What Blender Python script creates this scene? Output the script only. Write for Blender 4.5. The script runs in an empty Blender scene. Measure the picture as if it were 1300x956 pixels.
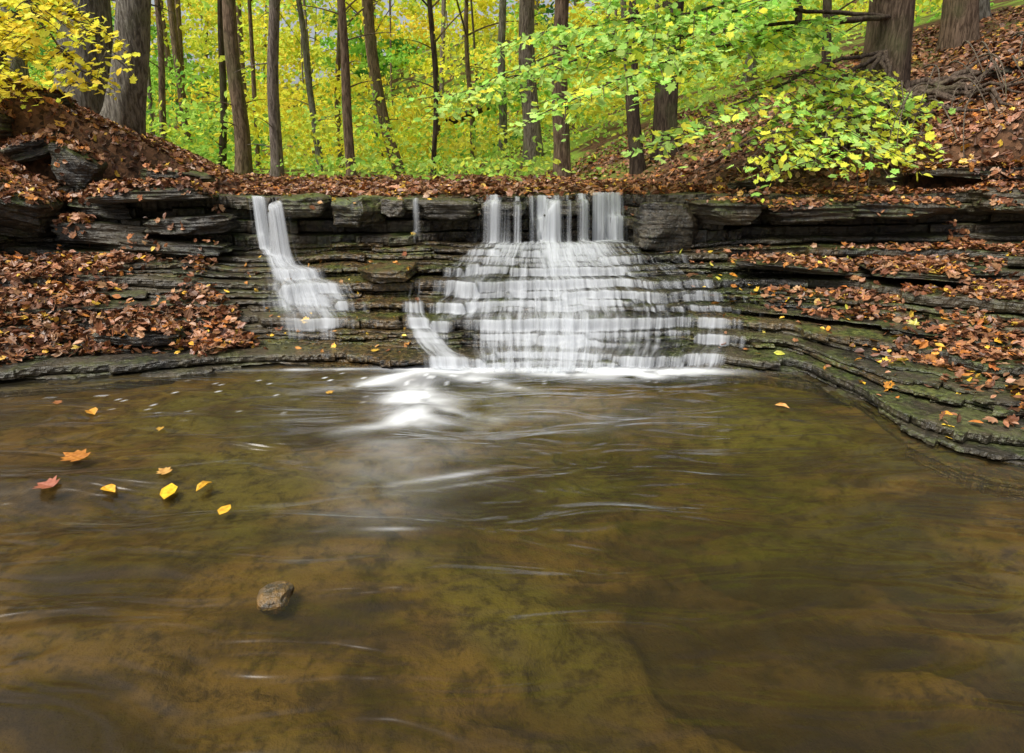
import bpy, math, numpy as np
from mathutils import Vector, Euler
from mathutils.bvhtree import BVHTree
scene=bpy.context.scene
R=math.radians

# ---------------------------------------------------------------- noise
def _h(ix,iy,iz,seed):
    n=(ix*374761393+iy*668265263+iz*2147483647+seed*974711)&0xffffffff
    n=((n^(n>>13))*1274126177)&0xffffffff
    n=((n^(n>>16))*2246822519)&0xffffffff
    return ((n^(n>>15))&0xffffff)/float(0xffffff)
def vn(x,y,z=0.0,seed=0):
    x=np.asarray(x,float);y=np.asarray(y,float);z=np.asarray(z,float)
    x,y,z=np.broadcast_arrays(x,y,z)
    fx=np.floor(x);fy=np.floor(y);fz=np.floor(z)
    ix=fx.astype(np.int64);iy=fy.astype(np.int64);iz=fz.astype(np.int64)
    tx=x-fx;ty=y-fy;tz=z-fz
    tx=tx*tx*(3-2*tx);ty=ty*ty*(3-2*ty);tz=tz*tz*(3-2*tz)
    r=0
    for a in(0,1):
        for b in(0,1):
            for c in(0,1):
                w=(tx if a else 1-tx)*(ty if b else 1-ty)*(tz if c else 1-tz)
                r=r+w*_h(ix+a,iy+b,iz+c,seed)
    return r
def fbm(x,y,z=0.0,o=4,seed=0):
    s=0;a=.5;t=0
    for i in range(o):
        s=s+a*vn(np.asarray(x)*2**i,np.asarray(y)*2**i,np.asarray(z)*2**i,seed+i*17);t+=a;a*=.5
    return s/t
def ss(a,b,x):
    t=np.clip((x-a)/(b-a),0,1);return t*t*(3-2*t)

# ---------------------------------------------------------------- mesh builder
class MB:
    def __init__(s): s.V=[];s.L=[];s.N=[];s.C=[];s.M=[];s.n=0
    def add(s,V,faces,col=(1,1,1),mat=0):
        V=np.asarray(V,float).reshape(-1,3)
        s.L.append((faces+s.n).ravel());s.N.append(np.full(len(faces),faces.shape[1]));nf=len(faces)
        c=np.asarray(col,float)
        if c.ndim==1:c=np.tile(c,(len(V),1))
        s.C.append(c);s.V.append(V);s.M.append(np.full(nf,mat));s.n+=len(V)
    def obj(s,name,mats,smooth=False,parent=None,uv=None):
        V=np.concatenate(s.V);L=np.concatenate(s.L).astype(np.int32);N=np.concatenate(s.N).astype(np.int32);C=np.concatenate(s.C)
        me=bpy.data.meshes.new(name)
        me.vertices.add(len(V));me.vertices.foreach_set('co',V.astype(np.float32).ravel())
        me.loops.add(len(L));me.loops.foreach_set('vertex_index',L)
        me.polygons.add(len(N));st=np.concatenate([[0],np.cumsum(N)[:-1]]).astype(np.int32)
        me.polygons.foreach_set('loop_start',st);me.polygons.foreach_set('loop_total',N)
        me.polygons.foreach_set('use_smooth',np.full(len(N),smooth))
        ca=me.color_attributes.new('Col','FLOAT_COLOR','POINT')
        ca.data.foreach_set('color',np.concatenate([C,np.ones((len(C),1))],1).astype(np.float32).ravel())
        if uv is not None:
            ul=me.uv_layers.new(name='UVMap');ul.data.foreach_set('uv',uv[L].astype(np.float32).ravel())
        me.update(calc_edges=True);me.validate()
        for m in (mats if isinstance(mats,list) else [mats]):me.materials.append(m)
        o=bpy.data.objects.new(name,me);scene.collection.objects.link(o)
        if parent:o.parent=parent
        return o
def empty(name):
    e=bpy.data.objects.new(name,None);scene.collection.objects.link(e);return e
def gridfaces(nr,nc,flip=False):
    i=np.arange(nr-1)[:,None]*nc+np.arange(nc-1)[None,:];i=i.ravel()
    f=np.stack([i,i+1,i+nc+1,i+nc],1)
    return f[:,::-1] if flip else f

# ---------------------------------------------------------------- materials
class NT:
    def __init__(s,name):
        s.m=bpy.data.materials.new(name);s.m.use_nodes=True;s.t=s.m.node_tree;s.t.nodes.clear()
        s.out=s.n('ShaderNodeOutputMaterial')
    def n(s,ty,**k):
        nd=s.t.nodes.new(ty)
        for a,b in k.items():setattr(nd,a,b)
        return nd
    def l(s,a,b):s.t.links.new(a,b)
    def val(s,sock,v):
        if isinstance(v,bpy.types.NodeSocket):s.l(v,sock)
        else:sock.default_value=v
    def math(s,op,a,b=0,clamp=False):
        nd=s.n('ShaderNodeMath',operation=op);nd.use_clamp=clamp;s.val(nd.inputs[0],a);s.val(nd.inputs[1],b);return nd.outputs[0]
    def mix(s,f,a,b,bt='MIX'):
        nd=s.n('ShaderNodeMix',data_type='RGBA',blend_type=bt)
        s.val(nd.inputs[0],f);s.val(nd.inputs[6],a if not isinstance(a,tuple) else (*a,1));s.val(nd.inputs[7],b if not isinstance(b,tuple) else (*b,1));return nd.outputs[2]
    def noise(s,vec,scale,detail=4,rough=.55,dist=0):
        nd=s.n('ShaderNodeTexNoise');nd.inputs['Scale'].default_value=scale;nd.inputs['Detail'].default_value=detail;nd.inputs['Roughness'].default_value=rough;nd.inputs['Distortion'].default_value=dist
        if vec is not None:s.l(vec,nd.inputs['Vector'])
        return nd.outputs['Fac']
    def map(s,vec,scale):
        nd=s.n('ShaderNodeMapping');nd.inputs['Scale'].default_value=scale;s.l(vec,nd.inputs['Vector']);return nd.outputs[0]
    def ramp(s,f,a,b):
        nd=s.n('ShaderNodeMapRange',interpolation_type='SMOOTHSTEP');s.val(nd.inputs[0],f);nd.inputs[1].default_value=a;nd.inputs[2].default_value=b;return nd.outputs[0]
    def bump(s,h,st,d=.02):
        nd=s.n('ShaderNodeBump');nd.inputs['Strength'].default_value=st;nd.inputs['Distance'].default_value=d;s.l(h,nd.inputs['Height'])
        return nd.outputs[0]
    def princ(s,col,rough,nrm=None,spec=.5):
        p=s.n('ShaderNodeBsdfPrincipled');s.val(p.inputs['Base Color'],col if not isinstance(col,tuple) else (*col,1));s.val(p.inputs['Roughness'],rough)
        p.inputs['Specular IOR Level'].default_value=spec
        if nrm is not None:s.l(nrm,p.inputs['Normal'])
        return p.outputs[0]
    def mixs(s,f,a,b):
        nd=s.n('ShaderNodeMixShader');s.val(nd.inputs[0],f);s.l(a,nd.inputs[1]);s.l(b,nd.inputs[2]);return nd.outputs[0]
    def fin(s,sh):s.l(sh,s.out.inputs[0]);return s.m
    def pos(s):return s.n('ShaderNodeNewGeometry').outputs['Position']
    def col(s):
        a=s.n('ShaderNodeAttribute');a.attribute_name='Col';return a
def foliagemat():
    t=NT('foliage_leaf');c=t.col().outputs['Color']
    d=t.n('ShaderNodeBsdfDiffuse');t.l(c,d.inputs[0]);tr=t.n('ShaderNodeBsdfTranslucent');t.l(c,tr.inputs[0])
    return t.fin(t.mixs(.5,d.outputs[0],tr.outputs[0]))
M_leaf=foliagemat()
def littermat():
    t=NT('fallen_leaf');c=t.col().outputs['Color'];nz=t.noise(t.pos(),45,2)
    c2=t.mix(t.ramp(nz,.3,.7),c,t.mix(1,c,(.62,.52,.45),'MULTIPLY'))
    return t.fin(t.princ(c2,.42,None,.45))
M_litter=littermat()
def rockmat():
    t=NT('wet_layered_shale');P=t.pos();c=t.col()
    sep=t.n('ShaderNodeSeparateColor');t.l(c.outputs['Color'],sep.inputs[0])  # R moss, G ochre, B wet
    nrm=t.n('ShaderNodeNewGeometry').outputs['Normal'];sx=t.n('ShaderNodeSeparateXYZ');t.l(nrm,sx.inputs[0]);up=t.ramp(sx.outputs[2],.1,.9)
    n1=t.noise(P,1.6,4);n2=t.noise(P,24,4,.68);lay=t.noise(t.map(P,(2.0,2.0,60)),1.0,3,.6)
    base=t.mix(t.ramp(n1,.38,.62),(.016,.016,.015),(.062,.050,.030))
    base=t.mix(t.ramp(lay,.42,.62),base,t.mix(1,base,(.40,.42,.42),'MULTIPLY'))
    base=t.mix(t.math('MULTIPLY',t.ramp(n2,.50,.74),.5),base,(.12,.102,.072))
    oc=t.math('MULTIPLY',sep.outputs[1],t.ramp(n2,.35,.68))
    base=t.mix(oc,base,(.17,.095,.022))
    mn=t.ramp(t.noise(P,3.6,4,.72),.44,.60)
    mm=t.math('MULTIPLY',t.math('MULTIPLY',mn,sep.outputs[0]),t.math('ADD',t.math('MULTIPLY',up,.75),.18),True)
    moss=t.mix(t.ramp(n2,.35,.65),(.028,.042,.009),(.105,.135,.028))
    base=t.mix(mm,base,moss)
    rough=t.math('SUBTRACT',t.math('ADD',t.math('MULTIPLY',n2,.45),.34),t.math('MULTIPLY',sep.outputs[2],.36),True)
    h=t.math('ADD',t.math('MULTIPLY',lay,.8),n2)
    return t.fin(t.princ(base,rough,t.bump(h,.9,.025),.6))
M_rock=rockmat()
def barkmat():
    t=NT('bark');P=t.pos();c=t.col().outputs['Color']
    n=t.noise(t.map(P,(26,26,4.5)),1,5,.7,.6);n2=t.noise(P,1.5,2)
    cc=t.mix(t.ramp(n,.38,.62),t.mix(1,c,(.32,.30,.28),'MULTIPLY'),c)
    cc=t.mix(t.math('MULTIPLY',t.ramp(n2,.5,.75),.45),cc,(.13,.15,.06))
    return t.fin(t.princ(cc,.85,t.bump(n,1,.05),.2))
M_bark=barkmat()
def groundmat():
    t=NT('forest_floor_and_streambed');P=t.pos();sx=t.n('ShaderNodeSeparateXYZ');t.l(P,sx.inputs[0])
    n=t.noise(P,.9,3);n2=t.noise(P,12,4,.7);v=t.n('ShaderNodeTexVoronoi');v.inputs['Scale'].default_value=26;t.l(P,v.inputs['Vector'])
    hs=t.n('ShaderNodeSeparateColor');t.l(v.outputs['Color'],hs.inputs[0])
    litter=t.mix(hs.outputs[0],(.03,.017,.009),(.16,.08,.04))
    green=t.mix(n2,(.08,.16,.02),(.34,.46,.07))
    far=t.math('MULTIPLY',t.ramp(sx.outputs[1],9.5,14),t.ramp(n,.42,.56))
    up=t.mix(far,litter,green)
    nb=t.noise(t.map(P,(.7,1.5,1)),1.3,5,.62,.8)
    bed=t.mix(t.ramp(nb,.38,.60),(.030,.021,.009),(.130,.093,.034))
    bed=t.mix(t.math('MULTIPLY',t.ramp(n,.46,.62),.8),bed,(.110,.115,.032))
    bed=t.mix(t.math('MULTIPLY',t.ramp(n2,.44,.66),.8),bed,(.022,.016,.008))
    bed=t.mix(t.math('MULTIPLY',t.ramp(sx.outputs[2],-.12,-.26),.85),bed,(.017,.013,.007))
    base=t.mix(t.ramp(sx.outputs[2],.0,.25),bed,up)
    return t.fin(t.princ(base,.85,t.bump(t.math('ADD',n2,t.math('MULTIPLY',hs.outputs[2],.6)),.6,.04),.2))
M_ground=groundmat()
def watermat():
    t=NT('stream_water');P=t.pos();c=t.col();sep=t.n('ShaderNodeSeparateColor');t.l(c.outputs['Color'],sep.inputs[0])
    n=t.noise(t.map(P,(1.0,3.2,1)),1.5,2,.5,1.2)
    b=t.bump(n,.75,.06)
    fr=t.n('ShaderNodeFresnel');fr.inputs[0].default_value=1.34;t.l(b,fr.inputs['Normal'])
    tr=t.n('ShaderNodeBsdfTransparent');tr.inputs[0].default_value=(.86,.76,.52,1)
    gl=t.n('ShaderNodeBsdfGlossy');gl.inputs['Roughness'].default_value=.22;gl.inputs[0].default_value=(1,1,1,1);t.l(b,gl.inputs['Normal'])
    df=t.n('ShaderNodeBsdfDiffuse');df.inputs[0].default_value=(.070,.056,.022,1)
    body=t.mixs(.10,tr.outputs[0],df.outputs[0])
    w=t.mixs(t.math('MULTIPLY',fr.outputs[0],1.15,True),body,gl.outputs[0])
    fo=t.n('ShaderNodeBsdfDiffuse');fo.inputs[0].default_value=(.64,.66,.68,1)
    return t.fin(t.mixs(sep.outputs[0],w,fo.outputs[0]))
M_water=watermat()
def fallmat():
    t=NT('white_water');c=t.col();sep=t.n('ShaderNodeSeparateColor');t.l(c.outputs['Color'],sep.inputs[0])
    uv=t.n('ShaderNodeUVMap');uv.uv_map='UVMap'
    n=t.noise(t.map(uv.outputs[0],(17,1.0,1)),1,5,.66,.5)
    d=sep.outputs[0]
    x=t.math('ADD',t.math('SUBTRACT',n,.84),t.math('MULTIPLY',d,.62))
    a=t.ramp(x,-.18,.40)
    a=t.math('MULTIPLY',t.math('MULTIPLY',a,t.ramp(d,0,.25)),.94,True)
    df=t.n('ShaderNodeBsdfDiffuse');df.inputs[0].default_value=(.66,.69,.73,1)
    tl=t.n('ShaderNodeBsdfTranslucent');tl.inputs[0].default_value=(.66,.69,.73,1)
    tr=t.n('ShaderNodeBsdfTransparent')
    return t.fin(t.mixs(a,tr.outputs[0],t.mixs(.35,df.outputs[0],tl.outputs[0])))
M_fall=fallmat()

# ---------------------------------------------------------------- terrain
SEC=np.array([(-6.8,-3,-10,-3,.8),(-6.2,2,-9.5,3.5,.8),(-5.2,3.5,-8,5.4,.8),(-3.5,4.06,-4.7,6.3,.75),(-2.6,4.3,-3.7,6.4,.68),
(-1.76,4.54,-2.9,6.5,.62),(-1.25,4.5,-2.0,6.5,.66),(-.78,4.45,-.9,6.45,.68),(.4,4.42,.35,6.45,.66),(1.45,4.4,1.4,6.45,.65),
(2.1,4.2,2.4,6.4,.72),(2.2,3.6,3.4,6.3,.75),(2.14,3.13,4.4,6.15,.78),(2.26,2.86,5.4,5.9,.82),(2.46,2.72,6.4,5.6,.85),
(3.5,2.2,8,4.6,.9),(4.8,.8,9.3,2,.9),(5.2,-3,10,-3,.9)],float)
def ledge_y(x):
    i=np.argsort(SEC[:,2]);return np.interp(x,SEC[i,2],SEC[i,3])
def H(x,y):
    x=np.asarray(x,float);y=np.asarray(y,float)
    dR=np.maximum(0,(x-3.0)+.35*(y-7.5));dL=np.maximum(0,(-x-3.0)-.45*(y-7.5))
    sat=lambda d,k,m:m*(1-np.exp(-d*k/m))
    back=1.10+sat(dR,.45,9)+sat(dL,.5,9)+sat(np.maximum(0,y-34),.30,14)+.10*(fbm(x*.9,y*.9,0,4,3)-.5)+.6*ss(10,30,y)*(fbm(x*.15,y*.15,0,3,5)-.5)
    f0=fbm(x*.45+.22*y,y*.9+3,0,4,9);q=f0*8+.25*fbm(x*3,y*3,0,3,8)+1.6*ss(.1,-1.6,x+.5*(y-2.2))*ss(3.4,2.8,y);st=np.floor(q)+ss(.0,.13,q-np.floor(q))
    front=-.36+.055*st+.04*(fbm(x*4,y*5,0,3,11)-.5)
    front=np.minimum(front,-.035)-.06*ss(2.2,1.2,y)
    front=front+ss(8.6,9.8,np.abs(x))*1.2+.45*np.maximum(0,np.abs(x)-9.6)
    k=ss(.35,.75,y-ledge_y(x))
    k=np.where(np.abs(x)>9.9,ss(-3,3,y),k)
    return front*(1-k)+back*k
def spaced(parts):
    out=[]
    for a,b,st in parts:out.append(np.arange(a,b,st))
    return np.concatenate(out+[[parts[-1][1]]])
gx=spaced([(-170,-50,10),(-50,-20,2),(-20,-9,.5),(-9,-4.5,.1),(-4.5,3.5,.035),(3.5,9,.1),(9,20,.5),(20,50,2),(50,170,10)])
gy=spaced([(-60,-10,5),(-10,0,.6),(0,1,.1),(1,4.8,.035),(4.8,9,.08),(9,14,.15),(14,26,.5),(26,60,2),(60,210,8)])
GX,GY=np.meshgrid(gx,gy);GZ=H(GX,GY)
gb=MB();gb.add(np.stack([GX,GY,GZ],-1),gridfaces(len(gy),len(gx)))
gb.obj('ground',M_ground,True)

# strata ---------------------------------------------------------
mid=(SEC[:,0:2]+SEC[:,2:4])/2
seg=np.concatenate([[0],np.cumsum(np.linalg.norm(np.diff(mid,axis=0),axis=1))])
S=[];
for i in range(len(SEC)-1):
    L=seg[i+1]-seg[i];vis=2<=i<=14
    n=int(max(3,L/(.013 if vis else .08)));S.append(np.linspace(seg[i],seg[i+1],n,endpoint=False))
S=np.concatenate(S+[[seg[-1]]])
fine=np.linspace(seg[0],seg[-1],2500)
def sm(col):
    v=np.interp(fine,seg,SEC[:,col]);k=np.hanning(43);k/=k.sum();vp=np.pad(v,21,mode='edge');return np.interp(S,fine,np.convolve(vp,k,'valid'))
Bx,By,Tx,Ty,Tz=[sm(i) for i in range(5)]
D=np.stack([Tx-Bx,Ty-By],1);Ln=np.linalg.norm(D,axis=1);D/=Ln[:,None]
def blocky(seed,cmin,cmax,amp,slope=.5):
    r=np.random.default_rng(seed);b=[0]
    while b[-1]<S[-1]:b.append(b[-1]+r.uniform(cmin,cmax)*r.uniform(.4,1.4))
    v=r.uniform(-1,1,len(b)+1);sl=r.uniform(-slope,slope,len(b)+1);i=np.searchsorted(b,S)
    loc=S-np.array(b+[b[-1]])[np.clip(i,0,len(b))]
    return amp*(v[i]+sl[i]*loc)
def warp(x,y):return .07*(fbm(x*.6,y*.6,0,3,21)-.5)+.035*(fbm(x*2.5,y*2.5,0,3,22)-.5)
th=np.array([.6,.35,.5,.9,.3,.5,.7,.3,1.3,.45,.3,.8,.4,.5,.35,1.5,.4,.3,.9,.45,1.1,.3,.6,.8])
NL=len(th)
cz=np.concatenate([[0],np.cumsum(th)]);cz/=cz[-1]
qw=np.array([.5,.3,.4,2.2,.3,.7,1.2,.3,2.6,.4,.3,1.6,.3,.6,.4,2.6,.3,.4,1.5,.3,2.0,.3,.5,.6])
qf=np.concatenate([[0],np.cumsum(qw)]);qf/=qf[-1]
xm=np.interp(S,seg,mid[:,0])
wetS=np.exp(-((xm-.2)/2.4)**4)
inf0=ss(-1,-.5,xm)*(1-ss(1.25,1.7,xm))
strV=MB()
def layer(E,zlo,zhi,back,seed,moss,och,wet,rough=1):
    h=zhi-zlo
    tiny=.024*rough*(fbm(S*8,seed*3.3,0,4,seed)-.5)*2
    und=.05+.10*vn(S*1.3,seed*7.7,0,seed)
    rows=[(und+.05,zlo-.03),(und,zlo+.002),(.012,zlo+.12*h),(.0,zlo+.4*h),(.004,zlo+.75*h),(.008,zhi-.006),(.026,zhi)]
    nb=8
    P=[]
    for j,(o,z) in enumerate(rows):
        o2=E+o+tiny+.010*rough*(vn(S*34,j*1.7,seed,seed+5)-.5)*2
        x=Bx+D[:,0]*o2;y=By+D[:,1]*o2;P.append(np.stack([x,y,z+warp(x,y)],1))
    for j in range(1,nb+1):
        f=(j/nb)**1.3;o2=E+.026+tiny*(1-f)+back*f
        x=Bx+D[:,0]*o2;y=By+D[:,1]*o2
        P.append(np.stack([x,y,zhi+warp(x,y)+.014*rough*(fbm(x*7,y*7,0,3,seed+9)-.45)],1))
    nr=len(P);P=np.array(P)
    col=np.zeros((nr,len(S),3));col[:,:,0]=moss;col[:,:,1]=och;col[:,:,2]=wet
    strV.add(P,gridfaces(nr,len(S)),col.reshape(-1,3))
leftmid=np.exp(-((S-np.interp(-1.35,mid[:,0],seg))/.75)**2)
Es=[];ZB=[]
for k in range(NL+1):
    rk=np.random.default_rng(400+k)
    E=-.02+qf[min(k,NL)]*Ln
    damp=np.clip(Ln/2.3,.6,1.5)
    q=k/NL
    E=E+damp*(blocky(50+k,.15,.8,rk.uniform(.03,.09))+blocky(90+k,.5,2.2,rk.uniform(.05,.14),.2)*(1-.4*inf0))+damp*.42*(fbm(S*.8,k*.14,0,3,31)-.5)*min(1,q*5)+.12*(fbm(S*2.5,k*.9,0,3,33)-.5)
    Es.append(np.maximum(E,-.03) if k==0 else E)
    zb=-.05+(Tz+.05)*cz[k]
    if 0<k<NL:zb=zb+.028*(fbm(S*.55,k*5.3,0,3,37)-.5)*2*.9
    ZB.append(zb)
for k in range(1,NL+1):ZB[k]=np.maximum(ZB[k],ZB[k-1]+.008)
for k in range(NL):
    zlo=ZB[k]-(.4 if k==0 else 0);zhi=ZB[k+1]
    nx=np.maximum.reduce([Es[min(k+j,NL)] for j in (1,2,3,4)])
    back=np.maximum(nx-Es[k],0)+.18
    lv=vn(S*.35,k*2.7,0,12)
    layer(Es[k],zlo,zhi,back,k+1,np.clip(.36+.35*leftmid*(k>3)+.25*(xm>1.8)+.5*(lv-.5),0,1),np.clip(.05+.6*leftmid+.4*(lv>.75),0,1),.45+.55*wetS)
inf=inf0
ub=np.array([0,.22,.50,.72,1.0])
topz=1.125+.05*ss(2,4,xm)+.05*ss(-2.5,-4,xm)
for k in range(4):
    zlo=Tz+(topz-Tz)*ub[k];zhi=Tz+(topz-Tz)*ub[k+1]
    jit=blocky(200+k,.25,.9,.14)*(1-.55*inf)+blocky(230+k,.1,.3,.04)
    E=Ln+.05+.22*inf+.045*k+jit+.05*(k==2)-.05*(k==3)
    zj=blocky(260,.4,1.1,.03)*(1-.7*inf)
    layer(E,zlo-.02*(k==0)+zj*(k>0),zhi+zj,1.0+(k==3)*.5,40+k,(.5+.5*(xm<-.7)*(xm>-3.2)) ,.15,.35+.6*inf,1.6)
strata=strV.obj('rock_ledge',M_rock,False)

# boulders --------------------------------------------------------
allV=[np.concatenate(strV.V),np.stack([GX,GY,GZ],-1).reshape(-1,3)]
allF=[np.concatenate(strV.L).reshape(-1,4),gridfaces(len(gy),len(gx))]
def boulder(c,dim,rot=(0,0,0),seed=0,moss=.5,och=.1,wet=.4,p=6,name='boulder'):
    n=17;u=np.linspace(-1,1,n);V=[];F=[];cnt=0
    for ax in range(3):
        for sg in(-1,1):
            A,B=np.meshgrid(u,u);C=np.full_like(A,sg)
            P=[None]*3;P[ax]=C;P[(ax+1)%3]=A;P[(ax+2)%3]=B
            V.append(np.stack(P,-1).reshape(-1,3));F.append(gridfaces(n,n,sg<0)+cnt);cnt+=n*n
    V=np.concatenate(V);F=np.concatenate(F)
    nn=(np.abs(V)**p).sum(1)**(1/p);V=V/nn[:,None]
    rr=np.random.default_rng(seed+900)
    for _ in range(9):
        pn=rr.normal(size=3);pn[2]*=.4;pn/=np.linalg.norm(pn);d=rr.uniform(.62,.95)*np.abs(pn).sum()**.6
        ex=np.maximum(0,V@pn-d);V=V-ex[:,None]*pn
    s=seed*3.1
    lay=(vn(V[:,2]*dim[2]*26,s,0,seed)-.5)*.10
    nz=(fbm(V[:,0]*1.7+s,V[:,1]*1.7,V[:,2]*1.7,4,seed)-.5)*.38
    V=V*(1+nz)[:,None];V[:,:2]*=(1+lay)[:,None]
    V=V*np.array(dim)/2
    Rm=np.array(Euler(rot).to_matrix());V=V@Rm.T+np.array(c)
    b=MB();b.add(V,F,(moss,och,wet));b.obj(name,M_rock,False)
    allV.append(V);allF.append(F)
BL=[((1.56,6.42,.84),(.62,.5,.46),(0,.05,.1),.2,.1,.7),
((-3.55,6.45,1.16),(1.25,.6,.13),(.02,-.03,.05),1,.1,.3),((-3.5,6.75,1.32),(.75,.5,.11),(0,.05,-.2),.9,.1,.3),
((-4.15,6.6,1.02),(.6,.5,.20),(0,.1,.2),.8,.1,.3),((-4.45,6.65,1.42),(.46,.4,.34),(.2,.5,.3),.9,.15,.3),
((-4.95,6.2,1.12),(1.1,.8,.46),(.1,.45,.15),1,.1,.4),((-5.3,6.0,.85),(1.2,.8,.34),(.05,.4,.0),.7,.1,.4),
((-5.6,6.9,1.88),(.9,.8,.34),(0,.1,.2),.6,.15,.3),((-5.2,7.3,2.08),(.7,.6,.22),(0,.15,.5),.6,.15,.3),((-4.9,6.9,1.62),(.6,.5,.2),(.1,-.3,.4),.8,.1,.3),
((-4.0,6.35,.78),(.9,.5,.2),(0,.08,.1),.3,.05,.5),((-3.2,6.4,.86),(.8,.5,.18),(0,-.05,0),.3,.05,.5),((-3.5,6.3,.66),(1.3,.4,.12),(0,.05,-.05),.3,.05,.6),
((-2.15,6.55,1.04),(.52,.55,.2),(.05,.02,.06),1,.2,.4),((-1.6,6.5,.98),(.55,.5,.28),(.02,-.03,-.05),1,.25,.4),((-1.2,6.5,1.02),(.26,.4,.17),(0,.05,0),.9,.1,.5),
((-.68,6.62,1.0),(.62,.45,.2),(0,.02,.03),.2,.05,.7),((-.1,6.72,.98),(.5,.4,.16),(0,0,0),.1,.05,.8),((.55,6.74,1.0),(.5,.35,.16),(0,0,.02),.1,.05,.8),
((2.15,6.4,.98),(.7,.5,.22),(0,.02,.05),.6,.1,.5),((2.9,6.35,1.0),(.9,.6,.17),(0,-.03,-.03),.6,.1,.4),((3.7,6.25,1.03),(1.0,.6,.16),(0,.03,-.1),.6,.1,.4),
((4.85,6.0,1.12),(.9,.6,.22),(0,.03,-.2),.7,.15,.3),((4.6,6.7,1.36),(1.1,.6,.12),(0,0,-.15),.6,.1,.3),((5.2,7.1,1.55),(.9,.6,.14),(0,.05,-.2),.6,.1,.2),
((5.6,8.0,1.95),(.5,.45,.44),(.1,.2,.3),.5,.8,.1),((4.0,6.95,1.28),(.4,.35,.24),(.1,.1,.2),.3,.5,.2),((5.9,7.6,2.0),(.8,.6,.13),(0,.1,-.2),.5,.1,.2),((6.3,8.3,2.45),(.9,.6,.16),(0,.1,-.2),.5,.1,.2),
((6.1,7.9,2.25),(.9,.6,.13),(0,-.05,-.3),.4,.1,.2),((2.6,7.0,1.22),(.5,.4,.16),(0,0,.2),.4,.1,.2),
((-1.15,5.7,.50),(.5,.5,.11),(.03,-.05,-.1),.7,.7,.7),((-2.9,4.75,.18),(.6,.35,.10),(.05,.05,.1),.4,.1,.6),((2.5,5.6,.58),(.9,.5,.06),(0,.02,-.3),.5,.1,.5),((3.3,5.2,.60),(.8,.5,.06),(.02,0,-.5),.5,.1,.5)]
for i,(c,d,r,m,o,w) in enumerate(BL):boulder(c,d,r,i,m,o,w)
boulder((-.84,1.90,-.0),(.12,.14,.07),(0,0,.3),60,0,1,.3,2.5,'stream_stone')

off=0;vv=[];ff=[]
for v,f in zip(allV,allF):vv.append(v);ff.append(f+off);off+=len(v)
bvh=BVHTree.FromPolygons(np.concatenate(vv).tolist(),np.concatenate(ff).tolist())
DN=Vector((0,0,-1))
def cast(x,y,z0=9.0):
    x=np.asarray(x).ravel();y=np.asarray(y).ravel();Z=np.zeros(len(x));N=np.zeros((len(x),3))
    for i in range(len(x)):
        h,n,_,_=bvh.ray_cast(Vector((x[i],y[i],z0)),DN)
        if h is not None:
            Z[i]=h.z;N[i]=n if n.z>0 else -n
    return Z,N

# ---------------------------------------------------------------- water
px=spaced([(-9,-5,.15),(-5,4,.025),(4,9,.15)]);py=spaced([(-6,.8,.12),(.8,5.2,.022)])
PX,PY=np.meshgrid(px,py)
def G(x0,y0,rx,ry,s,rot=0):
    c,sn=math.cos(rot),math.sin(rot);a=(PX-x0)*c+(PY-y0)*sn;b=-(PX-x0)*sn+(PY-y0)*c
    return s*np.exp(-(a/rx)**2-(b/ry)**2)
wx=PX+.45*fbm(PX*.8,PY*.8,0,2,70);wy=PY+.28*fbm(PX*.9,PY*.9,0,2,73)-.10*PX
wl=ss(1.5,-.8,PX)
nearf=ss(1.2,2.6,PY)
wz=.015*(fbm(wx*.8,wy*2.0,0,2,71)-.5)*2+.015*wl*(.45+.55*nearf)*(fbm(wx*1.0,wy*4.2,0,2,72)-.5)*2+.003*(fbm(wx*2.2,wy*8,0,2,74)-.5)
ridge=G(-2.1,2.72,1.4,.12,.035,.12)+G(-.4,3.1,.5,.10,.018,-.1)-G(-1.9,2.48,1.2,.12,.025,.1)+G(-.6,4.2,.25,.10,.05)+G(-.6,3.62,.18,.12,.035)+G(-.5,2.6,.5,.09,.014,.2)+G(-1.2,3.2,.6,.09,.018,.25)
wz=wz+ridge
sw=np.clip(1.8*fbm(PX*5+3*fbm(PX*2,PY*2,0,2,5),PY*9,0,4,77)-.30,0,1.25)
foam=(G(-.45,4.42,.30,.18,1.7)+G(-.78,4.20,.38,.08,1.1,.38)+G(-.34,4.20,.34,.07,1.0,-.42)+G(-.63,3.78,.19,.14,1.4)+G(-.60,3.50,.16,.12,1.0)+G(-.66,3.98,.12,.16,.9)+G(-.75,3.35,.25,.06,.5,.4)+G(-.35,3.6,.25,.04,.45,-.3)
 +G(.79,4.34,.50,.12,1.7)+G(.3,4.38,.9,.08,1.0)+G(1.3,4.34,.3,.06,.8)+G(-.25,2.80,.28,.018,.35,.25)+G(-.15,2.72,.2,.012,.25,.3)+G(-.51,2.32,.10,.008,.35)+G(-.55,3.05,.4,.40,.15)+G(-.1,3.6,.9,.35,.13)+G(-.6,2.6,.25,.5,.08)
 +G(-1.4,4.40,.5,.03,.6))*sw
sp=(vn(PX*18,PY*42,0,81)>.91)*(G(-1.9,3.85,.9,.25,.75)+G(-1.2,4.2,.7,.12,.8)+G(.3,4.1,1.1,.18,.4))
foam=np.clip(foam+sp,0,1)
wb=MB();c=np.zeros((PX.size,3));c[:,0]=foam.ravel();wb.add(np.stack([PX,PY,wz],-1),gridfaces(len(py),len(px)),c)
wb.obj('stream_pool_water',M_water,True)

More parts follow.
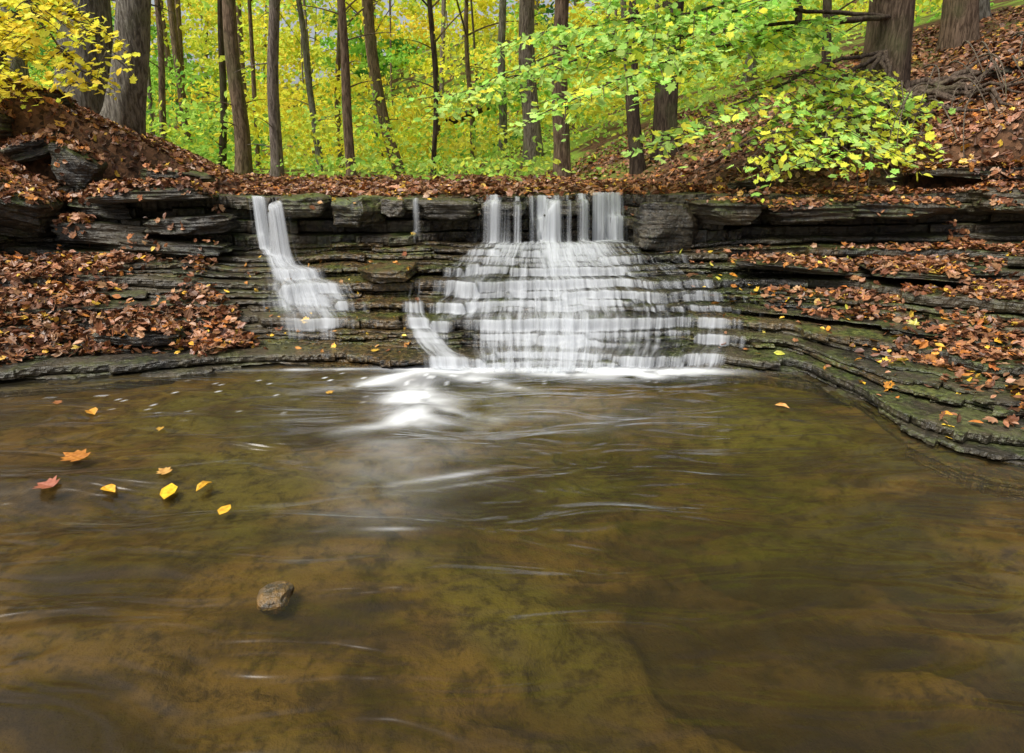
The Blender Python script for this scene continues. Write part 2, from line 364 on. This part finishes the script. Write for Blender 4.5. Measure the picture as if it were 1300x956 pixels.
fallsE=empty('waterfall')
def drape(name,Lp,Rp,n_al,n_ac,densf,lift=.014,dil=4,seed=0,sms=2):
    Lp=np.array(Lp,float);Rp=np.array(Rp,float)
    t=np.linspace(0,1,len(Lp));tt=np.linspace(0,1,n_al)
    LL=np.stack([np.interp(tt,t,Lp[:,i]) for i in(0,1)],1);RR=np.stack([np.interp(tt,t,Rp[:,i]) for i in(0,1)],1)
    w=np.linspace(0,1,n_ac)[None,:,None];P=LL[:,None]*(1-w)+RR[:,None]*w
    Z,_=cast(P[...,0],P[...,1],1.6);Z=Z.reshape(n_al,n_ac)
    Zm=Z.copy()
    for k in range(1,dil+1):
        Zm[k:]=np.maximum(Zm[k:],Z[:-k])
    for _ in range(sms):
        Zm[1:-1]=(Zm[:-2]+2*Zm[1:-1]+Zm[2:])/4;Zm[:,1:-1]=(Zm[:,:-2]+2*Zm[:,1:-1]+Zm[:,2:])/4
    Zm=np.maximum(Zm,.0)+lift
    ds=np.linalg.norm(np.diff(P,axis=0),axis=2);dz=-np.diff(Zm,axis=0)
    sl=np.clip(dz/ds-.2,0,1.6)/1.6;sl=np.concatenate([sl,sl[-1:]])
    s2=sl.copy()
    for k in range(1,8):s2[k:]=np.maximum(s2[k:],sl[:-k]*(1-k/9))
    Larc=np.concatenate([np.zeros((1,n_ac)),np.cumsum(np.sqrt(ds**2+dz**2),axis=0)])
    dens=densf(P[...,0],P[...,1],w[...,0]*np.ones((n_al,1)),tt[:,None]*np.ones((1,n_ac)),s2)
    started=np.maximum.accumulate(sl,axis=0)
    dens=np.clip(dens,0,1)*ss(.15,.7,started)
    c=np.zeros((dens.size,3));c[:,0]=dens.ravel()
    width=np.linalg.norm(RR-LL,axis=1).mean()
    Lr=Larc.mean(axis=1,keepdims=True)*np.ones((1,n_ac))
    uv=np.stack([(w[...,0]*width+seed*3.7)*np.ones((n_al,1)),Lr],-1).reshape(-1,2)
    b=MB();b.add(np.concatenate([P,Zm[...,None]],-1),gridfaces(n_al,n_ac),c)
    return b.obj(name,M_fall,True,fallsE,uv)
def edge(w,a=.08):return ss(0,a,w)*ss(0,a,1-w)
def main_d(x,y,w,t,s,flat=0):
    xn=x+.05*(fbm(x*6,y*1.5,0,3,5)-.5)
    g=lambda c,wd,a:a*np.exp(-(np.abs(xn-c)/wd)**3)
    veil=g(-.24,.12,1)+g(.05,.035,.62)+g(.19,.03,.5)+g(.37,.14,.95)+g(.57,.03,.5)+g(.73,.07,.75)+g(.90,.06,.8)+g(1.08,.13,1)
    top=ss(6.35,6.5,y)
    lf=fbm(w*6.5,y*.5,0,3,91)
    sv_=.34+.62*s if not flat else .50
    midd=sv_+.20*np.exp(-((x-.2)/.55)**2)+.14*ss(5.6,6.2,y)-.20*ss(.9,1.9,x)*ss(5.2,6.2,y)-.06*ss(.6,1.6,x)
    midd=midd*(.45+1.1*lf)
    gap=1-.85*np.exp(-((x+.38)/.13)**2)*ss(5.15,4.9,y)
    d=top*veil+(1-top)*midd*gap
    d=d*(1-ss(1.22,1.32,x)*ss(5.95,6.15,y))
    return d*ss(0,.16,w)*ss(0,.22,1-w)**.7
mL=[(-.38,6.95),(-.42,6.5),(-.70,6.0),(-.90,5.5),(-.98,5.1),(-.92,4.7),(-.77,4.30)]
mR=[(1.34,6.95),(1.42,6.5),(1.80,6.0),(2.15,5.5),(2.25,5.1),(2.10,4.7),(1.80,4.30)]
drape('cascade',mL,mR,320,270,main_d,.014,3)
drape('cascade_sheet',[(x+.02,y) for x,y in mL],[(x-.03,y) for x,y in mR],260,210,lambda x,y,w,t,s:main_d(x,y,w,t,s,1)*(.86-.10*ss(6.3,5.6,y)),.024,8,3,4)
drape('side_strand',[(-.90,6.0),(-1.0,5.4),(-.94,5.0),(-.82,4.7),(-.70,4.32)],[(-.70,6.0),(-.74,5.4),(-.62,5.0),(-.38,4.7),(-.14,4.32)],170,44,lambda x,y,w,t,s:(.46+.5*s+.38*t)*edge(w,.45)*ss(0,.5,t),.03,5,5,3)
lcL=[(-2.74,6.9),(-2.72,6.6),(-2.58,6.3),(-2.44,5.8),(-2.34,5.3),(-2.2,5.0),(-2.1,4.7)];lcR=[(-2.62,6.9),(-2.54,6.6),(-2.14,6.2),(-1.58,5.8),(-1.08,5.4),(-.90,5.05),(-.86,4.75)]
drape('left_chute',lcL,lcR,260,80,lambda x,y,w,t,s:(.86-.42*t+.60*s*(1-.3*t))*edge(w,.45)*ss(1,.75,t)*(.5+.95*fbm(w*4,y*.6,0,3,7)),.02,4,7,2)
drape('left_chute_sheet',lcL,lcR,200,70,lambda x,y,w,t,s:(.95-.45*t)*edge(w,.45)*ss(.95,.6,t)*(.5+.9*fbm(w*4,y*.6,0,3,8)),.025,9,8,4)
drape('thin_chute',[(-1.07,6.9),(-1.06,6.5),(-1.06,6.2)],[(-.94,6.9),(-.91,6.5),(-.86,6.2)],80,20,lambda x,y,w,t,s:.75*edge(w,.5)*ss(1,.6,t),.03,5,9)

# ---------------------------------------------------------------- leaves
T_oval=(np.array([(0,0,0),(.28,.28,.06),(.26,.62,.08),(0,1,.0),(-.26,.62,.08),(-.28,.28,.06)])-np.array([0,.5,0]),[(0,1,2,3),(0,3,4,5)])
_m=[(0,0),(.18,-.02),(.42,.10),(.30,.22),(.55,.48),(.34,.50),(.36,.68),(.17,.66),(0,1)]
mv=[(x,y-.45,.10*abs(x)) for x,y in _m]+[(-x,y-.45,.10*abs(x)) for x,y in _m[1:-1]]
T_maple=(np.array(mv),[tuple(range(9)),tuple([0,8]+list(range(15,8,-1)))])
def leaves(mb,tpl,P,size,nrm,col,r,curl=0.0,mat=0):
    n=len(P)
    if n==0:return
    V,F=tpl;k=len(V)
    nrm=nrm/np.maximum(1e-6,np.linalg.norm(nrm,axis=1))[:,None]
    a=r.normal(size=(n,3));a-= (a*nrm).sum(1)[:,None]*nrm;a/=np.linalg.norm(a,axis=1)[:,None];b=np.cross(nrm,a)
    cu=r.uniform(-1,1,n)*curl
    vx=V[None,:,0]*np.ones((n,1));vy=V[None,:,1]*np.ones((n,1));vz=V[None,:,2]*(1+2*r.uniform(-1,1,n))[:,None]+cu[:,None]*(V[None,:,1]**2)*1.5+cu[:,None]*np.abs(V[None,:,0])
    asp=r.uniform(.75,1.15,n)[:,None]
    W=P[:,None,:]+size[:,None,None]*((vx*asp)[...,None]*b[:,None]+vy[...,None]*a[:,None]+vz[...,None]*nrm[:,None])
    allf=np.concatenate([np.array(f) for f in F]);base=(np.arange(n)*k)[:,None]
    mb.V.append(W.reshape(-1,3));mb.L.append((base+allf[None]).ravel()+mb.n);mb.N.append(np.tile([len(f) for f in F],n))
    mb.C.append(np.repeat(col,k,axis=0));mb.M.append(np.full(n*len(F),mat));mb.n+=n*k
def pick(r,n,pal,wt,var=.25):
    pal=np.array(pal);i=r.choice(len(pal),n,p=np.array(wt)/sum(wt));return np.clip(pal[i]*(1+r.uniform(-var,var,(n,1)))*(1+r.uniform(-.08,.08,(n,3))),0,1)
LIT=[(.20,.085,.04),(.32,.15,.07),(.11,.05,.025),(.42,.23,.13),(.50,.20,.045),(.70,.45,.06)];LW=[5,6,4,3.5,2,1]
def scatter(mb,x,y,dens_keep,size,r,up=.4,pal=LIT,wt=LW,lift=.004,h=0.0,tilt=.45):
    x=x[dens_keep];y=y[dens_keep];Z,N=cast(x,y,7.0)
    ok=(N[:,2]>up)&(Z>.015);x=x[ok];y=y[ok];Z=Z[ok];N=N[ok];n=len(x)
    P=np.stack([x,y,Z+lift+r.uniform(0,1,n)*h],1)
    nn=N+r.normal(size=(n,3))*tilt
    k=r.random(n)<.4
    s=size*r.uniform(.6,1.25,n);c=pick(r,n,pal,wt)*(.75+.5*fbm(x*2,y*2,0,2,15))[:,None]
    leaves(mb,T_maple,P[k],s[k]*1.1,nn[k],c[k],r,.5);leaves(mb,T_oval,P[~k],s[~k],nn[~k],c[~k],r,.6)
r=np.random.default_rng(11)
lit=MB()
n=26000;x=r.uniform(-6.5,-1.6,n);y=r.uniform(3.6,6.8,n)
bank=np.interp(x,[-6.5,-5.2,-3.5,-2.6,-1.9,-1.6],[3.2,3.6,4.10,4.30,4.46,4.6])
rightlim=np.interp(y,[4.4,4.7,5.3,5.8,6.4],[-1.70,-1.95,-2.45,-2.8,-3.0])
bare=np.exp(-((x+3.25)/.36)**2-((y-5.6)/.6)**2)+.8*np.exp(-((x+2.75)/.14)**2-((y-5.9)/.3)**2)
edgeN=.35*(fbm(x*3,y*3,0,3,55)-.5)
keep=(y>bank+.06+.25*ss(.5,.75,fbm(x*2,3,0,2,19)))&(x<rightlim+edgeN)&(r.random(n)>bare*1.4)&(y<6.5+edgeN)
scatter(lit,x,y,keep,.066,r,.1,h=.07)
n=220;x=r.uniform(-2.6,-.8,n);y=r.uniform(4.6,6.9,n);scatter(lit,x,y,r.random(n)<.6,.055,r,.7,pal=[(.75,.5,.06),(.5,.25,.06),(.25,.1,.04)],wt=[3,2,2])
n=42000;x=r.uniform(1.5,7.5,n);y=r.uniform(2.6,7,n)
den=ss(.40,.58,fbm(x*1.3,y*2.2,0,4,61)+.12*ss(2.6,4.2,x)+.06*ss(4.6,5.6,y)-.10*ss(2.6,1.6,x))
den=den*ss(2.3,3.2,x+.25*(y-4))*.85+.02
keep=r.random(n)<den
scatter(lit,x,y,keep,.060,r,.6,h=.03,tilt=.4)
n=600;x=r.uniform(1.6,5,n);y=r.uniform(3,6.6,n);scatter(lit,x,y,r.random(n)<.35,.075,r,.7,pal=[(.8,.55,.05),(.65,.3,.04),(.55,.55,.08)],wt=[4,3,1])
n=56000;x=r.uniform(-9,9.5,n);y=6.5+r.random(n)**1.4*8
den=np.clip(.45+.5*ss(.33,.6,fbm(x*1.1,y*1.1,0,3,66))-.35*np.exp(-((x-.4)/1.1)**4)*(y<7.6),0,1)
keep=(r.random(n)<den)&(y>ledge_y(x)+.35)
scatter(lit,x,y,keep,.082,r,.25,h=.04)
n=18000;x=r.uniform(3.5,9,n);y=r.uniform(5,8.8,n);scatter(lit,x,y,(y>ledge_y(x)+.3),.08,r,.1,h=.04)
n=13000;x=r.uniform(-8,-4,n);y=r.uniform(5.8,8.6,n);scatter(lit,x,y,(y>ledge_y(x)+.2)&(r.random(n)<.85),.072,r,.15,h=.03)
lit.obj('leaf_litter',M_litter)
fl=MB()
for (x,y,s,c,t) in [(-2.27,2.97,.16,(.45,.18,.03),1),(-1.88,2.63,.10,(.8,.45,.03),0),(-1.60,2.62,.14,(.85,.55,.03),0),(-1.45,2.66,.09,(.8,.5,.05),0),(-1.27,2.47,.08,(.8,.45,.04),0),(-2.17,2.63,.10,(.35,.12,.07),1),(-1.69,2.76,.08,(.6,.35,.1),1),(-2.55,3.55,.10,(.6,.3,.04),0),(1.68,3.65,.09,(.6,.3,.06),0),(-2.9,3.75,.07,(.3,.12,.04),1),(-1.2,3.9,.06,(.5,.3,.05),1),(-2.0,3.3,.05,(.5,.3,.05),1)]:
    z=.012+wz[np.abs(py-y).argmin(),np.abs(px-x).argmin()]
    leaves(fl,T_maple if t else T_oval,np.array([[x,y,z]]),np.array([s]),np.array([[.0,-.06,1.]]),np.array([c]),r,.12)
fl.obj('floating_leaves',M_litter)

# ---------------------------------------------------------------- trees
def tube(mb,P,rad,ns=12,col=(.2,.17,.14),rough=.1,seed=0,flare=0,mat=0):
    P=np.array(P,float);rad=np.array(rad,float);n=len(P)
    T=np.gradient(P,axis=0);T/=np.linalg.norm(T,axis=1)[:,None]
    ref=np.where(np.abs(T[:,2:3])>.9,np.array([[1.,0,0]]),np.array([[0,0,1.]]))
    A=np.cross(T,ref);A/=np.linalg.norm(A,axis=1)[:,None];B=np.cross(T,A)
    th=np.linspace(0,2*np.pi,ns,endpoint=False)
    rr=rad[:,None]*(1+rough*2*(fbm(np.cos(th)[None]*1.3+seed,np.sin(th)[None]*1.3,P[:,2:3]*.8,2,seed%97)-.5))
    if flare:
        hz=P[:,2]-P[0,2];fl_=np.exp(-hz/(2.0*rad[0]))[:,None]
        rr=rr*(1+flare*fl_*(.5+.5*np.cos(th*5+seed)[None]))
    V=P[:,None]+rr[...,None]*(np.cos(th)[None,:,None]*A[:,None]+np.sin(th)[None,:,None]*B[:,None])
    i=np.arange(n-1)[:,None]*ns;j=np.arange(ns)[None];k=(j+1)%ns
    F=np.stack([i+j,i+k,i+ns+k,i+ns+j],-1).reshape(-1,4)
    mb.add(V,F,col,mat)
def bez(a,b,c,n):
    t=np.linspace(0,1,n)[:,None];a,b,c=map(np.array,(a,b,c));return (1-t)**2*a+2*t*(1-t)*b+t*t*c
YG=(.76,.82,.11);YE=(.97,.82,.09);GR=(.36,.64,.11);DG=(.10,.30,.07);LG=(.60,.84,.19)
def clump(mb,c,rad,n,size,r,cols,wt,flat=.45):
    d=r.normal(size=(n,3));d/=np.linalg.norm(d,axis=1)[:,None];d*=(r.random(n)**.45)[:,None]
    d[:,2]*=flat;P=np.array(c)+d*rad
    nn=r.normal(size=(n,3))*.75+np.array([-.15,-.35,.55])
    base=pick(r,1,cols,wt,.12)[0]
    col=np.clip(base[None]*(1+r.uniform(-.3,.25,(n,1))),0,1);o=r.random(n)<.12;col[o]=pick(r,o.sum(),cols,wt)
    leaves(mb,T_oval,P,size*r.uniform(.7,1.3,n),nn,col,r,.3)
def tree(X,Y,rad,lean=0,height=None,nl=700,cols=(YG,YE,GR),wt=(5,3,2),bark=(.20,.165,.13),bend=0,name='deciduous_tree',lean_y=0,first=.42,flare=.5,leafs=.17):
    r=np.random.default_rng(int(abs(X*1000)+Y*77));z0=float(H(X,Y))-.12
    h=height or (9+rad*24);h=min(h,17);e=empty(name)
    L=lean-.22*X/Y;b0=bend or r.uniform(-.10,.10);ph=r.uniform(0,6)
    n=26;t=np.linspace(0,1,n);zz=t**1.15*h
    w=np.array([X+L*zz*np.exp(-zz/16)+b0*(np.sin(zz*.6+ph)-math.sin(ph))+.03*np.sin(zz*1.7+X),Y+lean_y*zz+.04*np.sin(zz+Y),z0+zz]).T
    b=MB();rd=rad*(1-.75*t);tube(b,w,rd,16,bark,.16,int(abs(X)*31),flare)
    lf=MB();tips=[]
    for i in range(int(6+h*.5)):
        tt=r.uniform(first,1);k=int(tt*(n-1));s=w[k];az=r.uniform(0,6.28);ln=(1.3-tt)*h*.30*r.uniform(.7,1.2)
        ep=s+np.array([math.cos(az)*ln,math.sin(az)*ln,ln*r.uniform(.2,.8)]);mp=(s+ep)/2+np.array([0,0,ln*.15])
        q=bez(s,mp,ep,8);tube(b,q,np.linspace(max(.02,rd[k]*.5),.012,8),6,bark,.1,i);tips+= [ep,q[5]+r.normal(size=3)*.3,q[6]+r.normal(size=3)*.5]
    for i in range(5):
        k=int(r.uniform(.10,.4)*(n-1));s=w[k];az=r.uniform(0,6.28);ln=r.uniform(.4,1.1);ep=s+np.array([math.cos(az)*ln,math.sin(az)*ln,ln*r.uniform(-.2,.5)])
        tube(b,bez(s,(s+ep)/2+np.array([0,0,.1]),ep,6),np.linspace(.016,.004,6),4,bark,.1,i)
    tips.append(w[-1])
    per=max(14,nl//len(tips))
    for c in tips:clump(lf,c,r.uniform(.7,1.4),per,leafs,r,list(cols),wt)
    b.obj('trunk_and_limbs',M_bark,True,e);lf.obj('crown_leaves',M_leaf,False,e)
    return e,w,rd
G1=(.27,.25,.21);B1=(.25,.175,.12);PU=(.29,.24,.21);DK=(.10,.072,.052)
tree(-6.35,10,.34,.05,15,bark=G1,name='maple_tree',nl=1000)
tree(-5.55,9.4,.23,.20,14,bark=G1,name='maple_tree')
tree(-8.4,16,.08,bark=B1);tree(-7.5,17,.10,bark=DK);tree(-6.2,15,.18,-.02,bark=B1)
tree(-5.1,14,.135,bark=PU);tree(-5.3,18,.10,-.12,bark=G1);tree(-5.4,20.5,.10,bark=B1);tree(-3.2,13,.10,bark=B1)
tree(-3.2,19,.17,-.2,bark=B1,bend=.25);tree(-1.8,15,.06,bark=DK);tree(-1.25,22,.1,-.07,bark=B1);tree(-.3,20,.14,bark=G1)
tree(.53,17,.24,bark=PU,nl=1000);tree(.97,13,.17,bark=B1);tree(2.1,11,.12,bark=DK);tree(2.62,11.3,.21,bark=DK,nl=1000)
tree(7.1,11,.24,-.02,15,bark=B1,nl=1000,flare=.3);tree(8.8,13,.14,bark=G1);tree(4.9,10.4,.07,-.12,bark=DK);tree(5.6,16,.14,bark=G1);tree(-11,15,.2,bark=G1)
bigE,bw,br=tree(4.95,9.0,.27,.04,16,bark=(.19,.135,.095),nl=1200,name='beech_tree',flare=.8)
rt=MB();rr=np.random.default_rng(5)
for i in range(40):
    az=rr.uniform(-2.9,-.1);ln=rr.uniform(.7,2.4)
    s=np.array([4.95+.22*math.cos(az),9.0+.22*math.sin(az),H(4.95,9.0)+rr.uniform(.0,.32)]);pts=[s];p=s.copy();a=az
    for k in range(10):
        a+=rr.normal()*.35;p=p+np.array([math.cos(a),math.sin(a),0])*ln/10
        p[2]=max(float(H(p[0],p[1])),.9)+.06+.07*math.sin(k*1.1+i)+rr.uniform(0,.08)*(k<8);pts.append(p.copy())
    tube(rt,pts,np.linspace(rr.uniform(.03,.085),.01,len(pts)),7,(.17,.125,.095),.2,i)
for i in range(44):
    x0=rr.uniform(3.5,6.0);y0=rr.uniform(6.8,8.0);z1=float(H(x0,y0))+rr.uniform(.2,.8)
    q=bez((x0+.3,y0+.4,z1),(x0+rr.normal()*.2,y0,z1+.1),(x0-rr.uniform(-.2,.6),y0-.5,z1-rr.uniform(.3,.8)),10);tube(rt,q,np.linspace(.013,.004,10),5,(.20,.16,.12),.1,i)
rt.obj('exposed_roots',M_bark,True,bigE)
def boughs(spec,parent,r,cols,wt,leaf,bark,dens=1.0,tname='leafy_boughs'):
    wb_=MB();lb=MB();P=[];N=[]
    for (s,e,sag,t0) in spec:
        s=np.array(s,float);e=np.array(e,float);L=np.linalg.norm(e-s);m=(s+e)/2+np.array([0,0,sag]);n=36
        q=bez(s,m,e,n);q+=np.cumsum(r.normal(size=(n,3))*.010,axis=0);tube(wb_,q,np.linspace(.03,.004,n),6,bark,.1,3)
        d=(e-s)/L
        for k in range(int(n*t0),n):
            for sd in(-1,1):
                if r.random()>.85*dens:continue
                side=np.cross(d,[0,0,1])*sd;f=(k-n*t0)/(n*(1-t0))
                ln=L*.20*(1.1-.75*f)*r.uniform(.4,1.3)+.1
                tp=q[k]+(side*.85+d*.6)*ln+np.array([0,0,-.22*ln+r.normal()*.07]);tw=bez(q[k],(q[k]+tp)/2+np.array([0,0,.05]),tp,8)
                tube(wb_,tw,np.linspace(.007,.002,8),4,bark,.1,1)
                m_=max(3,int(ln/.036))
                for a in range(m_):
                    g=(a+1)/m_;pp=tw[min(7,int(g*7))]+r.normal(size=3)*np.array([.05,.05,.022]);P.append(pp)
                    N.append(np.array([0,-.35,.8])+r.normal(size=3)*.38)
    P=np.array(P);N=np.array(N);P[:,2]-=.015;n=len(P)
    c=pick(r,n,cols,wt,.22)*(.75+.5*fbm(P[:,0]*1.5,P[:,1]*1.5,P[:,2]*2,2,66))[:,None];c=np.clip(c,0,1)
    k=r.random(n)<.6;s=leaf*r.uniform(.6,1.25,n)
    leaves(lb,T_maple,P[k],s[k],N[k],c[k],r,.4);leaves(lb,T_oval,P[~k],s[~k],N[~k],c[~k],r,.4)
    wb_.obj('boughs',M_bark,True,parent);lb.obj(tname,M_leaf,False,parent)
rb=np.random.default_rng(21)
S0=(4.8,8.85,3.7);S1=(4.8,8.8,3.2);S2=(4.75,8.75,2.8)
LB=(.14,.105,.075);g1=(.52,.76,.20);g2=(.38,.66,.14)
boughs([(S0,(-.1,7.0,2.35),.35,.36),(S1,(-.65,6.9,1.92),.35,.36),(S1,(.5,6.3,1.85),.3,.36),(S0,(.9,7.6,2.95),.4,.36),(S0,(2.0,6.8,2.65),.3,.4),(S1,(1.1,6.7,2.2),.3,.36),
 ((4.8,8.85,4.3),(2.6,6.6,3.0),.3,.4),((4.8,8.85,4.3),(1.2,7.6,3.3),.4,.4),(S1,(0.0,7.6,2.7),.4,.36)],bigE,rb,[g1,g2,YG,YE],[7,4,3,.4],.095,LB,.9)
boughs([(S2,(1.4,6.1,1.62),.3,.36),(S2,(2.2,6.3,1.42),.25,.36),(S2,(2.9,6.2,1.38),.25,.4),(S2,(3.5,6.3,1.42),.2,.4)],bigE,rb,[g1,YG,g2,(.85,.82,.10)],[4,4,3,2],.09,LB,.62,tname='low_leafy_boughs')
boughs([(S2,(3.9,6.6,1.45),.2,.4),(S2,(3.0,6.8,1.65),.2,.3)],bigE,rb,[YG,LG,(.85,.82,.10)],[5,3,4],.09,LB,.5,tname='yellow_leafy_boughs')
lt=empty('maple_sapling')
boughs([((-5.9,8.0,3.9),(-4.0,6.9,2.45),.2,.3),((-5.9,8.0,3.6),(-4.3,6.6,2.2),.2,.3),((-6.2,8.2,3.6),(-4.9,6.2,2.35),.2,.3),((-5.9,8.0,4.2),(-4.4,6.6,2.75),.2,.3),((-6.2,8.2,3.4),(-5.0,6.6,2.1),.2,.3)],lt,rb,[YE,(.95,.80,.12),YG],[6,4,2],.09,(.12,.09,.06),.75,tname='yellow_leaves')
st=MB();tube(st,bez((-6.3,8.4,H(-6.3,8.4)-.1),(-6.1,8.3,3),(-5.8,7.9,5.2),12),np.linspace(.05,.02,12),8,DK);st.obj('stem',M_bark,True,lt)

# distant forest ---------------------------------------------------
df=MB();tk=MB();r=np.random.default_rng(33)
for i in range(95):
    y=r.uniform(18,62);x=r.uniform(-1,1)*(y*.95+3);z0=float(H(x,y));h=r.uniform(9,20);rd=r.uniform(.03,.17)
    t=np.linspace(0,1,9)[:,None];L=-.22*x/y+r.normal()*.06
    P=np.concatenate([x+L*h*t*.7+r.uniform(.05,.3)*np.sin(t*4+i),y+0*t,z0-.2+h*t],1);tube(tk,P,rd*(1-.6*t[:,0]),7,[B1,G1,PU,DK][i%4],.1,i)
    for k in range(4):
        s=P[4+k];az=r.uniform(0,6.28);tube(tk,bez(s,s+np.array([math.cos(az)*.8,math.sin(az)*.8,.8]),s+np.array([math.cos(az)*2,math.sin(az)*2,1.6]),5),np.linspace(rd*.35,.02,5),5,B1)
N=2350
for i in range(N):
    u=r.random();y=13+50*u**.8;x=r.uniform(-1,1)*(y*.92+2);g=float(H(x,y))
    hz=r.random()**1.3*15+.4
    if i>1950:
        y=r.uniform(42,66);x=r.uniform(-.95,.95)*y;g=float(H(x,y));hz=r.uniform(0,16)
    elif i>1450:
        y=r.uniform(15,34);x=r.uniform(-.95,.7)*y;g=float(H(x,y));hz=r.uniform(.1,2.6)
        if y<18 and hz>1.2:continue
    elif y<19 and hz<3.5 and -7<x<2:continue
    if y<16 and hz>6:continue
    q=float(fbm(x*.13+3,y*.13,hz*.16,2,44));dk=float(fbm(x*.2+8,y*.2,hz*.1,2,47))
    if dk>.64 or (x/y<-.38 and hz<4.5 and r.random()<.45):cols,wt=[GR,DG],[3,1]
    elif q>.52:cols,wt=[YE,YG],[4,2]
    else:cols,wt=[YG,LG,YE,GR],[5,3,3,1]
    clump(df,(x,y,g+hz),r.uniform(.7,1.5)*(1+y/90),78,(.085+.0045*y)*(1.35 if y>42 else 1),r,cols,wt,.42)
de=empty('distant_forest');tk.obj('distant_trunks',M_bark,True,de);df.obj('distant_foliage',M_leaf,False,de)
gc=MB();n=14000;x=r.uniform(-13,9,n);y=9.5+r.random(n)*17
k=(fbm(x*.6,y*.6,0,3,88)>.42)&(y>10+.5*np.abs(x));x=x[k];y=y[k];z=H(x,y)+r.random(len(x))*.38+.02
leaves(gc,T_oval,np.stack([x,y,z],1),r.uniform(.07,.17,len(x)),r.normal(size=(len(x),3))*.5+np.array([0,-.3,.7]),pick(r,len(x),[GR,LG,YG],[3,3,2]),r,.3)
gc.obj('ground_cover_plants',M_leaf)
m=MB();q=bez((-2.0,21,2.6),(-.5,22.5,3.3),(1.0,24,3.9),12);tube(m,q,np.linspace(.14,.09,12),10,DK,.2,3);m.obj('fallen_log',M_bark,True)

# ---------------------------------------------------------------- light, sky, camera
w=bpy.data.worlds.new('World');scene.world=w;w.use_nodes=True;nt=w.node_tree;bg=nt.nodes['Background']
sky=nt.nodes.new('ShaderNodeTexSky');sky.sky_type='NISHITA';sky.sun_disc=False;el=R(60);az=R(-125)
sky.sun_elevation=el;sky.sun_rotation=az;sky.dust_density=4;sky.air_density=1
hs=nt.nodes.new('ShaderNodeHueSaturation');hs.inputs['Saturation'].default_value=.35
nt.links.new(sky.outputs[0],hs.inputs['Color']);nt.links.new(hs.outputs[0],bg.inputs[0]);bg.inputs[1].default_value=.15
sd=bpy.data.lights.new('sun','SUN');sd.energy=4.5;sd.angle=R(28);sd.color=(1,.95,.86);so=bpy.data.objects.new('sun',sd);scene.collection.objects.link(so)
sv=Vector((math.sin(az)*math.cos(el),math.cos(az)*math.cos(el),math.sin(el)));so.rotation_euler=sv.to_track_quat('Z','Y').to_euler()
cd=bpy.data.cameras.new('camera');cam=bpy.data.objects.new('camera',cd);scene.collection.objects.link(cam)
cd.sensor_width=36;cd.lens=36*800/1300;cd.shift_y=-45/1300;cd.clip_end=600
cam.location=(0,0,1.5);cam.rotation_euler=(R(90-16.2),0,0);scene.camera=cam
scene.view_settings.view_transform='Standard';scene.view_settings.look='None';scene.view_settings.exposure=0
